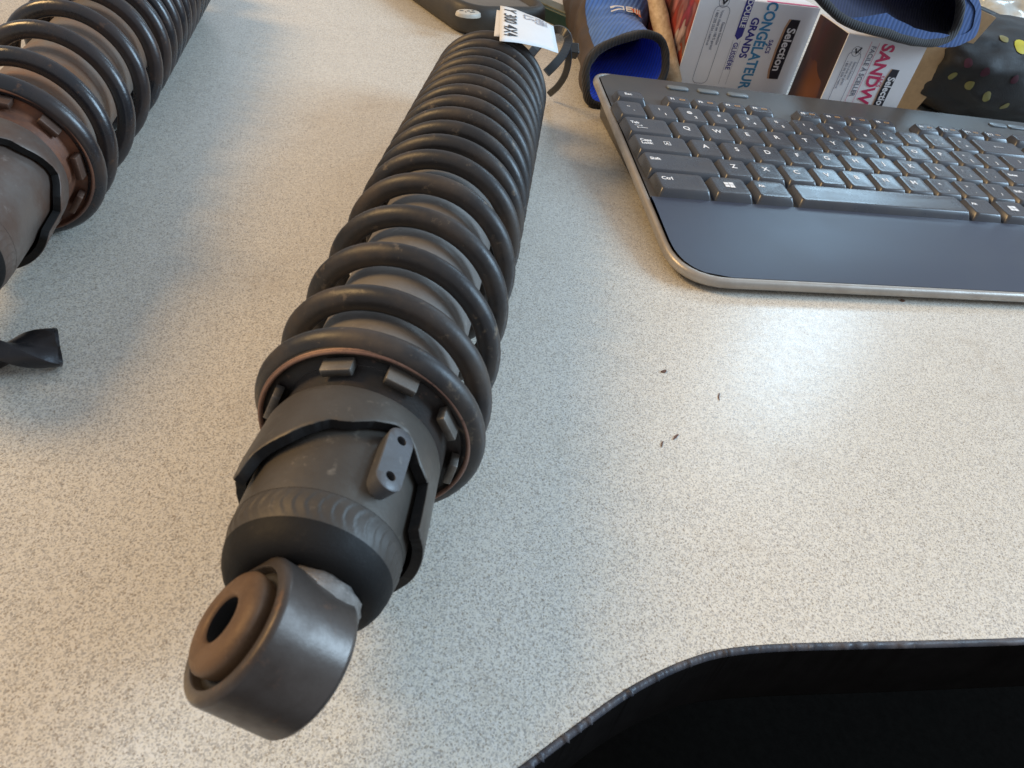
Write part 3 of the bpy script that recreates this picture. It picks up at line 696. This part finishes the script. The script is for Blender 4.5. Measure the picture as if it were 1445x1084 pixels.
printed(b2, 'Selection', .0074, .0447, .0285, 'card', .00018, .84, 'CENTER', .0004)
outline_print(b2, rrect(.0095, .0440, .003, 4, .0105, .0300), .0003, 'line_ink')
outline_print(b2, [(.0105 + .0032 * math.cos(a / 12 * 6.283), .0525 + .0032 * math.sin(a / 12 * 6.283)) for a in range(12)], .0003, 'line_ink')
panel(b2, [(.0088, .0540), (.0098, .0546), (.0108, .0524), (.0130, .0556), (.0138, .0550), (.0108, .0505)], 'dark_ink', .0003)
for i, (s, z) in enumerate((('Essayez Selection', .0460), ('Votre choix est garanti', .0460), ('1 800 595 5554 | metro.ca', .0460))):
    printed(b2, s, .0024, .0132 - i * .0028, z, 'line_ink', .00001, .72, 'LEFT')

# ------------------------------------------------------------------ clutter behind the keyboard
def at_plane(u, v, P, n):
    d = Vector(ray(u, v)); C = Vector(CAM_P); n = Vector(n); return C + d * ((Vector(P) - C).dot(n) / d.dot(n))

# wooden stick leaning along the box side
nrm = (-math.cos(.464), -math.sin(.464), 0)
Pb = Vector((.0666, .56, 0)) + Vector(nrm) * .0072
sa, sb = at_plane(951, 121, Pb, nrm), at_plane(921, -22, Pb, nrm)
sa = sb + (sa - sb) * ((sb.z - .005) / (sb.z - sa.z)) if sa.z > .005 else sa
pth = [sa.lerp(sb, i / 10) for i in range(11)]
tag(obj('wooden_stick', tube(pth, [.0035] + [.0062] * 6 + [.0066, .0060, .0058, .0056], 20), M['wood']), 'pale round wooden stick leaning beside the fruit picture of the box', 'stick')

class Loft:
    """tube surface from sections (centre, half-width vec, half-height vec)"""
    def __init__(self, sec, n=48, m=60, squash=.75, wr=.0):
        self.c = spline([x[0] for x in sec], m); self.a = spline([x[1] for x in sec], m); self.b = spline([x[2] for x in sec], m)
        self.n, self.m, self.q, self.wr = n, m, squash, wr
    def p(self, s, th, off=0.0):
        k = min(max(s, 0), .9999) * (self.m - 1); i = int(k); t = k - i
        c = self.c[i].lerp(self.c[i + 1], t); a = self.a[i].lerp(self.a[i + 1], t); b = self.b[i].lerp(self.b[i + 1], t)
        co, si = math.cos(th), math.sin(th)
        e = self.q; x = math.copysign(abs(co) ** e, co); y = math.copysign(abs(si) ** e, si)
        la, lb = a.length, b.length
        p = c + a * x * (1 + off / la) + b * y * (1 + off / lb)
        if self.wr:
            w = noise.noise(p * 34) * .9 + noise.noise(p * 95) * .35
            p = p + (p - c).normalized() * w * self.wr * min(1, s * 4 + .6)
        return p
    def mesh(self, th0=0, th1=360, off=0.0, s0=0, s1=1, cap=False, m=None, n=None):
        m = m or self.m; n = n or self.n; full = th1 - th0 >= 360; rings = []
        for i in range(m):
            s = s0 + (s1 - s0) * i / (m - 1)
            rings.append([self.p(s, R_(th0 + (th1 - th0) * j / n), off) for j in range(n if full else n + 1)])
        return loft(rings, closed=full, cap1=cap and full)
    def print(self, me, s, th, size_s, size_th, mat, parent, off=.0008, rot=0, name='logo'):
        for v in me.vertices:
            x, y = v.co.x, v.co.y; c, q = math.cos(rot), math.sin(rot); x, y = x * c - y * q, x * q + y * c
            v.co = self.p(s + y * size_s, th + x * size_th, off)
        if not me.materials: me.materials.append(M[mat])
        o = bpy.data.objects.new(name, me); col.objects.link(o); o.parent = parent; return o

def glove(label, sec, hem_r, lining, palm=None, wr=.003):
    e = empty('work_glove', (0, 0, 0), label, 'glove', 'blue knit work gloves')
    L = Loft(sec, wr=wr)
    if palm:
        obj('shell', L.mesh(palm[1] - 360, palm[0]), M['blue_knit'], e); obj('palm_coating', L.mesh(palm[0], palm[1], .0002), M['palm_brown'], e)
    else: obj('shell', L.mesh(), M['blue_knit'], e)
    obj('closed_end', L.mesh(s0=.985, s1=.999, m=3, cap=True, off=-.001), M['blue_knit'], e)
    obj('lining', L.mesh(off=-.0018, s0=.002, s1=.97, cap=True), M[lining], e)
    ring = [L.p(.0, 2 * math.pi * i / 72, -.0004) for i in range(73)]
    obj('cuff_hem', tube(ring, [hem_r * (1 + .12 * noise.noise(Vector((i * .4, 0, 0)))) for i in range(73)], 10, caps=False), M['hem'], e)
    obj('cuff_band', L.mesh(s0=0.0, s1=.045, off=.0007, m=6), M['hem'], e)
    return e, L

# glove lying behind the keyboard corner, mouth towards the camera
gl, gr = at(824, 117, .013), at(940, 84, .028)
c0 = (gl + gr) / 2; a0 = (gr - gl) / 2
bv = Vector((-.004, .010, .0175))
D = Vector((-.13, 1, 0)).normalized()
sec = [(c0, a0, bv), (c0 + D * .018 + Vector((-.003, 0, .000)), a0 * .95, bv * .92), (c0 + D * .045 + Vector((-.006, 0, .002)), a0 * .88, bv * .84), (c0 + D * .068 + Vector((-.006, 0, .003)), a0 * .92, bv * .92), (c0 + D * .085 + Vector((-.004, 0, .008)), a0 * 1.0, bv * 1.25), (c0 + D * .125 + Vector((0, 0, .006)), a0 * 1.16, bv * 1.3), (c0 + D * .18, a0 * 1.22, bv * 1.1), (c0 + D * .24, a0 * 1.05, bv * .8), (c0 + D * .27, a0 * .7, bv * .5)]
g1, L1 = glove('blue knit work glove with brown palm and printed cuff lying by the wooden stick', sec, .0027, 'blue_lining', (128, 222), .0042)
def blocks(rects):
    v = []; f = []
    for x, y, w, h in rects:
        n = max(2, int(w / .06))
        for i in range(n):
            b = len(v); xa, xb = x + w * i / n, x + w * (i + 1) / n
            v += [(xa, y, 0), (xb, y, 0), (xb, y + h, 0), (xa, y + h, 0)]; f.append((b, b + 1, b + 2, b + 3))
    return mesh('logo', v, f)
w_ = .035
logo = [(0, 0, .3, w_), (0, .105, .3, w_), (.26, 0, .05, .14), (0, .0, .05, .05), (.38, 0, .3, w_), (.38, .05, .3, w_), (.38, .105, .3, w_), (.38, 0, .05, .14), (.76, 0, .05, .14), (.76, .105, .3, w_), (.90, .0, .05, .14), (1.02, 0, .05, .14)]
L1.print(blocks([(x - .5, y, w, h) for x, y, w, h in logo]), .325, R_(66), -.34, -.85, 'logo_white', g1, .0022)
L1.print(blocks([(-.02, -.06, .52, .05), (.1, -.11, .42, .05), (.22, -.16, .30, .05), (.34, -.2, .18, .04)]), .318, R_(62), .34, -.85, 'logo_orange', g1, .0022)

gloc = Vector((c0.x, c0.y, 0)); g1.location = gloc
for o_ in list(col.objects):
    if o_.parent is g1: o_.matrix_parent_inverse = Matrix.Translation(-gloc)

# glove draped on the sandwich bag box
ql, qr = at(1146, -46, .102), at(1354, 24, .082)
c0 = (ql + qr) / 2; a0 = (qr - ql) / 2; bv = Vector((-.006, .006, .0215))
D = Vector((.86, .51, -.10)).normalized()
sec = [(c0, a0, bv), (c0 + D * .008, a0 * 1.03, bv * 1.0), (c0 + D * .018, a0 * 1.02, bv * .98), (c0 + D * .027, a0 * .95, bv * .86), (c0 + D * .034, a0 * .75, bv * .62)]
g2 = empty('work_glove', (c0.x, c0.y, .062), 'blue knit work glove with dark navy cuff opening resting on the sandwich bag box', 'glove', 'blue knit work gloves')
def gch(o): o.parent = g2; o.matrix_parent_inverse = Matrix.Translation(-g2.location); return o
L2 = Loft(sec, wr=.004)
gch(obj('shell', L2.mesh(-128, 100), M['blue_dark']))
D2 = Vector((.42, .9, -.02)).normalized()
L3 = Loft([(c0, a0, bv), (c0 + D2 * .02, a0 * .98, bv * .98), (c0 + D2 * .05, a0 * .92, bv * .9), (c0 + D2 * .075, a0 * .6, bv * .6), (c0 + D2 * .08, a0 * .1, bv * .1)], wr=.004)
gch(obj('lining', L3.mesh(off=-.0012, cap=True), M['navy_lining']))
gch(obj('shell_back', L3.mesh(off=.0006, cap=True), M['blue_dark']))
ring = [L2.p(.0, 2 * math.pi * i / 72, -.0004) for i in range(73)]
gch(obj('cuff_hem', tube(ring, [.0028 * (1 + .18 * noise.noise(Vector((i * .4, 0, 0)))) for i in range(73)], 10, caps=False), M['hem']))

# brown cardboard behind the sandwich bag box
kp, kn = (0, .602, 0), Vector((.12, -1, 0)).normalized()
front = [at_plane(u, v, kp, kn) for u, v in ((1225, 168), (1288, 160), (1346, 93), (1406, 25), (1345, -4), (1225, -12))]
lo = min(p.z for p in front)
front = [Vector((p.x, p.y, max(.0006, p.z))) for p in front]
back = [p - Vector(kn) * .0035 for p in front]; nfr = len(front)
me = mesh('cardboard', front + back, [tuple(range(nfr)), tuple(reversed(range(nfr, 2 * nfr)))] + [(i, i + nfr, (i + 1) % nfr + nfr, (i + 1) % nfr) for i in range(nfr)])
tag(obj('cardboard_sheet', me, M['kraft'], smooth=False), 'slanted piece of plain brown cardboard standing behind the sandwich bag box', 'cardboard')

# black fabric pouch with yellow dots
bc = at(1398, 104, .034)
bm = bmesh.new(); bmesh.ops.create_icosphere(bm, subdivisions=5, radius=1)
for v in bm.verts:
    p = v.co.copy(); q = Vector([math.copysign(abs(x) ** .72, x) for x in p])
    w = 1 + .10 * noise.noise(p * 1.7) + .07 * noise.noise(p * 3.6) + .025 * (abs(noise.noise(p * 6 + Vector((3, 1, 2)))) - .3) + .02 * noise.noise(p * 14)
    v.co = Vector((q.x * .105, q.y * .062, q.z * .037)) * w
zc = min(v.co.z for v in bm.verts)
for v in bm.verts: v.co.z = max(v.co.z, -.0335)
bm.transform(Matrix.Translation((bc.x + .020, bc.y + .030, .034)) @ Matrix.Rotation(R_(22), 4, 'Z'))
pm = bpy.data.meshes.new('fabric'); bm.to_mesh(pm); bvh = BVHTree.FromBMesh(bm); bm.free()
pouch = empty('fabric_pouch', (bc.x + .022, bc.y + .030, 0), 'black fabric pouch printed with olive yellow dots', 'pouch')
pf = obj('fabric', pm, M['bag']); pf.parent = pouch; pf.matrix_parent_inverse = Matrix.Translation(-pouch.location)
for u, v, r, mt in ((1345, 107, .0036, 'dot'), (1369, 121, .0037, 'dot'), (1393, 136, .0038, 'dot'), (1417, 55, .0040, 'dot'), (1441, 66, .0062, 'dot_bright'), (1367, 89, .0036, 'dot_pink'), (1391, 103, .0036, 'dot_pink'), (1418, 150, .0036, 'dot'), (1432, 112, .0034, 'dot_pink')):
    hit, nn, _, _ = bvh.ray_cast(Vector(CAM_P), Vector(ray(u, v)))
    if hit is None: continue
    nn = nn.normalized(); tx = nn.orthogonal().normalized(); ty = nn.cross(tx)
    vs = [];
    for k in range(14):
        a = 2 * math.pi * k / 14; q = hit + r * (math.cos(a) * tx + math.sin(a) * ty)
        loc, n2, _, _ = bvh.find_nearest(q); vs.append(loc + n2 * .0006)
    loc = hit + nn * .0010
    vs.append(loc); o = obj('printed_dot', mesh('dot', vs, [(k, (k + 1) % 14, 14) for k in range(14)]), M[mt]); o.parent = pouch; o.matrix_parent_inverse = Matrix.Translation(-pouch.location)

# dark cable and crumpled film beyond the pouch
cb = [at_plane(u, v, (0, .70, 0), (0.1, -1, 0)) for u, v in ((1318, -28), (1345, -6), (1372, 10), (1402, 24), (1430, 38), (1462, 50), (1520, 84), (1560, 130))]
cb = [Vector((p.x, p.y, max(p.z, .004))) for p in cb]
tag(obj('cable', tube(spline(cb, 60), .0036, 12), M['strap']), 'dark cable running past the brown cardboard above the pouch', 'cable')
bm = bmesh.new(); bmesh.ops.create_icosphere(bm, subdivisions=5, radius=1); fc = at_plane(1446, 0, (0, .86, 0), (0, -1, 0))
for v in bm.verts:
    p = v.co.copy(); w = 1 + .28 * noise.noise(p * 2.3) + .16 * abs(noise.noise(p * 5)) + .05 * noise.noise(p * 13)
    v.co = Vector((p.x * .075, p.y * .06, p.z * .042)) * w
bm.transform(Matrix.Translation((fc.x + .03, fc.y + .03, .036)))
for v in bm.verts: v.co.z = max(v.co.z, .0005)
me = bpy.data.meshes.new('film'); bm.to_mesh(me); bm.free()
tag(obj('plastic_wrap', me, M['plastic_clear']), 'pale shiny crumpled plastic wrap behind the dotted pouch', 'wrap')

# dark device with a raised rim, and a green bar beside it
e1, e2 = at(575, 0), at(640, 47); uu = (e1 - e2).normalized(); vv = Vector((-uu.y, uu.x, 0)) * -1
DM = Matrix.Translation(e2 - uu * .014) @ Matrix(((uu.x, vv.x, 0, 0), (uu.y, vv.y, 0, 0), (0, 0, 1, 0), (0, 0, 0, 1)))
dv = bpy.data.objects.new('handheld_device', None); col.objects.link(dv); dv.matrix_world = DM
tag(dv, 'dark rounded device with raised rim and cream oval badge', 'device')
def rr3(ins, z): return [(x, y, z) for x, y in rrect(.24 - 2 * ins, .082 - 2 * ins, .022 - ins * .8, 6, .12, .041)]
flat_angle(obj('housing', loft([rr3(.004, .0003), rr3(.0005, .004), rr3(0, .012), rr3(.0012, .019), rr3(.004, .0215), rr3(.0065, .0215), rr3(.0085, .0200), rr3(.0095, .0175), rr3(.011, .0168)], cap0=True), M['device'], dv), 60)
me = loft([rr3(.0105, .0168), rr3(.016, .0182), rr3(.026, .0186)], cap1=True); obj('top_plate', me, M['device_top'], dv)
bp = DM.inverted() @ at(661, 18, .0195)
el = lambda k, z: [(bp.x + k * .0062 * math.cos(i * math.pi / 16), bp.y + k * .0095 * math.sin(i * math.pi / 16), z) for i in range(32)]
bd = obj('badge', loft([el(1.05, .0175), el(1, .0196), el(.9, .0202)], cap1=True), M['badge'], dv)
for i, (dx, dy, w, h) in enumerate(((.0015, -.005, .0008, .0032), (-.0012, -.003, .0012, .001), (.001, .0005, .0010, .0022), (-.0018, .0022, .0008, .0042), (.0016, .0045, .0008, .002))):
    q = prism(rrect(w, h, .0003, 2, bp.x + dx, bp.y + dy), .0200, .0205, 0); obj('badge_mark', q, M['device'], bd)
ga, gb = at(801, 44), at(672, -12); gd = (gb - ga).normalized(); gn = Vector((-gd.y, gd.x, 0)) * -1
GM = Matrix.Translation(ga) @ Matrix(((gd.x, gn.x, 0, 0), (gd.y, gn.y, 0, 0), (0, 0, 1, 0), (0, 0, 0, 1)))
gbar = bpy.data.objects.new('plastic_bar', None); col.objects.link(gbar); gbar.matrix_world = GM
tag(gbar, 'dark green plastic bar with olive upper face behind the paper label', 'bar')
obj('bar_body', prism(rrect(.26, .020, .003, 4, .128, .010), .0003, .0105, .001), M['green'], gbar, False)
obj('bar_face', prism(rrect(.252, .0165, .003, 4, .128, .0105), .0104, .0120, .0006), M['olive'], gbar, False)

# ------------------------------------------------------------------ paper label and tie on the far end of the shock
def sheet(pts, nu=10, nv=8, curl=.0012, th=.00012, seed=0):
    A, B, C, D_ = [Vector(p) for p in pts]; rows = []
    nn = (B - A).cross(D_ - A).normalized()
    if nn.z < 0: nn = -nn
    f = lambda u, v: (A.lerp(B, u)).lerp(D_.lerp(C, u), v) + nn * (curl * math.sin(u * math.pi) + .0005 * noise.noise(Vector((u * 3, v * 3, seed))))
    top = [[f(i / nu, j / nv) for i in range(nu + 1)] for j in range(nv + 1)]
    v = []; fc = []
    for r in top: v += r
    k = len(v)
    for r in top: v += [p - nn * th for p in r]
    w = nu + 1
    for j in range(nv):
        for i in range(nu):
            a = j * w + i; fc.append((a, a + 1, a + 1 + w, a + w)); fc.append((k + a, k + a + w, k + a + 1 + w, k + a + 1))
    bd = [i for i in range(w)] + [j * w + nu for j in range(1, nv + 1)] + [nv * w + i for i in range(nu - 1, -1, -1)] + [j * w for j in range(nv - 1, 0, -1)]
    for i in range(len(bd)):
        a, b = bd[i], bd[(i + 1) % len(bd)]; fc.append((a, k + a, k + b, b))
    return mesh('paper', v, fc), f, nn
lab = empty('paper_label', at(745, 45, .062), 'folded white paper label reading 300 4X4 on the dark spring', 'label')
inv = Matrix.Translation(-lab.location)
def child(o): o.parent = lab; o.matrix_parent_inverse = inv; return o
tp = [at(706, 8, .0650), at(781, 37, .0595), at(788, 75, .0555), at(705, 58, .0624)]
me, fpos, fn = sheet(tp); child(obj('front_leaf', me, M['paper'], smooth=True))
me2, _, _ = sheet([at(701, 14, .0637), at(775, 40, .0584), at(783, 73, .0546), at(697, 51, .0613)], seed=5); child(obj('back_leaf', me2, M['paper']))
def on_label(s, u, v, size, mat, bold=0):
    me = text_mesh(s, 1.0, bold, 'LEFT', 0.0, 1.0)
    Lu = (tp[1] - tp[0]).length; Lv = (tp[3] - tp[0]).length
    for q in me.vertices:
        x, y = q.co.x * size, q.co.y * size
        q.co = fpos(u + y / Lu, v + x / Lv) + fn * .0003
    me.materials.append(M[mat]); child(obj('lettering', me, M[mat], smooth=False))
LVL = (tp[3] - tp[0]).length; LUL = (tp[1] - tp[0]).length
on_label('Y 300 4X4', .16, .05, LVL * .185, 'ink', .006)
on_label('LS', .50, .06, LVL * .16, 'ink_grey', .0)
on_label('REB', .70, .03, LVL * .14, 'ink_grey', .0); on_label('300', .78, .05, LVL * .12, 'ink_grey', .0)
tie = empty('cable_tie', at(803, 71, .030), 'black nylon tie looped round the far end beside the paper label', 'tie')
def tchild(o): o.parent = tie; o.matrix_parent_inverse = Matrix.Translation(-tie.location); return o
def strap(pts, w, t, name):
    P = spline(pts, 40); rings = []
    side = None
    for i, p in enumerate(P):
        tn = (P[min(i + 1, 39)] - P[max(i - 1, 0)]).normalized(); vw = (Vector(CAM_P) - p).normalized()
        x = tn.cross(vw).normalized(); y = x.cross(tn)
        rings.append([p + x * a * w + y * b * t for a, b in ((-1, -.6), (-.8, 1), (.8, 1), (1, -.6), (.7, -1), (-.7, -1))])
    return tchild(obj(name, loft(rings, cap0=True, cap1=True), M['strap'], smooth=False))
strap([Vector((-.034, .434, .030)), Vector((-.030, .430, .042)), at(776, 47, .049), at(786, 42, .052), at(797, 46, .053), at(802, 58, .050), at(795, 76, .046), at(783, 91, .042), at(771, 103, .038)], .0024, .0010, 'strap')
strap([at(800, 60, .044), at(802, 84, .034), at(797, 106, .022), at(787, 122, .012), at(775, 133, .004)], .0021, .0008, 'strap_tail')
hb = at(806, 71, .036)
tchild(obj('tie_head', prism(rrect(.0085, .0070, .001, 3), -.003, .003, .0007), M['strap'], smooth=False)).matrix_basis = Matrix.Translation(hb) @ Matrix.Rotation(R_(20), 4, 'Z') @ Matrix.Rotation(R_(35), 4, 'X')

# ------------------------------------------------------------------ drill bit
d0, d1 = at(83, 490, .0068), at(0, 497, .0068); dd = (d1 - d0).normalized()
drill = bpy.data.objects.new('drill_bit', None); col.objects.link(drill); side = Vector((-dd.y, dd.x, 0))
drill.matrix_world = Matrix.Translation(Vector((d0.x, d0.y, 0))) @ Matrix(((dd.x, side.x, 0, 0), (dd.y, side.y, 0, 0), (0, 0, 1, 0), (0, 0, 0, 1)))
tag(drill, 'short thick black twist drill bit lying below the rusty shock absorber', 'drill bit')
def dsec(r, tw, x, k=1.0):
    out = []
    for i in range(64):
        a = 2 * math.pi * i / 64; q = max(0.0, (math.cos(a) ** 2 - .30) / .70)
        rad = r * (1 - .60 * k * q ** .7)
        out.append((x, rad * math.cos(a + tw), .0068 + rad * math.sin(a + tw)))
    return out
rings = [dsec(.0060, i / 69 * .062 / .030 * math.pi * 1.2 + .55, i / 69 * .062) for i in range(70)]
def tipring(k, dx): return [(p[0] + dx, p[1] * k, .0068 + (p[2] - .0068) * k) for p in rings[0]]
tip = tipring(.2, .0052)
rings = [tipring(.7, .0022)] + rings
flat_angle(obj('fluted_end', loft([tip] + rings, cap0=True), M['drill'], drill), 30)
flat_angle(obj('shank', revolve([(.060, .0), (.060, .0064), (.062, .0067), (.112, .0067), (.113, .0062), (.113, 0)], 40), M['drill'], drill, True, Matrix.Translation((0, 0, .0068)) @ Matrix.Rotation(R_(-90), 4, 'Z')), 40)

# ------------------------------------------------------------------ chips and crumbs
for u, v, l, w, a in ((937, 525, .0034, .0008, 40), (953, 617, .0050, .0005, 60), (934, 627, .0044, .00035, 80), (1014, 560, .0062, .0003, 85), (1273, 425, .0034, .0010, 10), (1096, 243, .001, .0005, 0), (840, 150, .0016, .0008, 50), (705, 200, .001, .0006, 0)):
    p = at(u, v); n = 9; vs = []; l *= .8; w *= .7; bend = random.uniform(-.25, .25)
    for sgn in (1, -1):
        for i in range(n):
            x = (i / (n - 1) - .5) * 2
            if sgn < 0: x = -x
            vs.append((x * l / 2, sgn * w * (1 - x * x) * (1 + .4 * random.random()) + bend * l * x * x, 0))
    k = len(vs); vv3 = [(x, y, .0001) for x, y, z in vs] + [(x, y, .0001 + w * .7) for x, y, z in vs]
    fs = [tuple(range(k, 2 * k))] + [(i, (i + 1) % k, (i + 1) % k + k, i + k) for i in range(k)]
    o = obj('metal_chip', mesh('chip', vv3, fs), M['seat_rust'], smooth=False); o.location = p; o.rotation_euler = (0, 0, R_(a))
    tag(o, 'tiny dark brown chip lying loose on the speckled desk', 'chip', 'tiny chips on the desk')
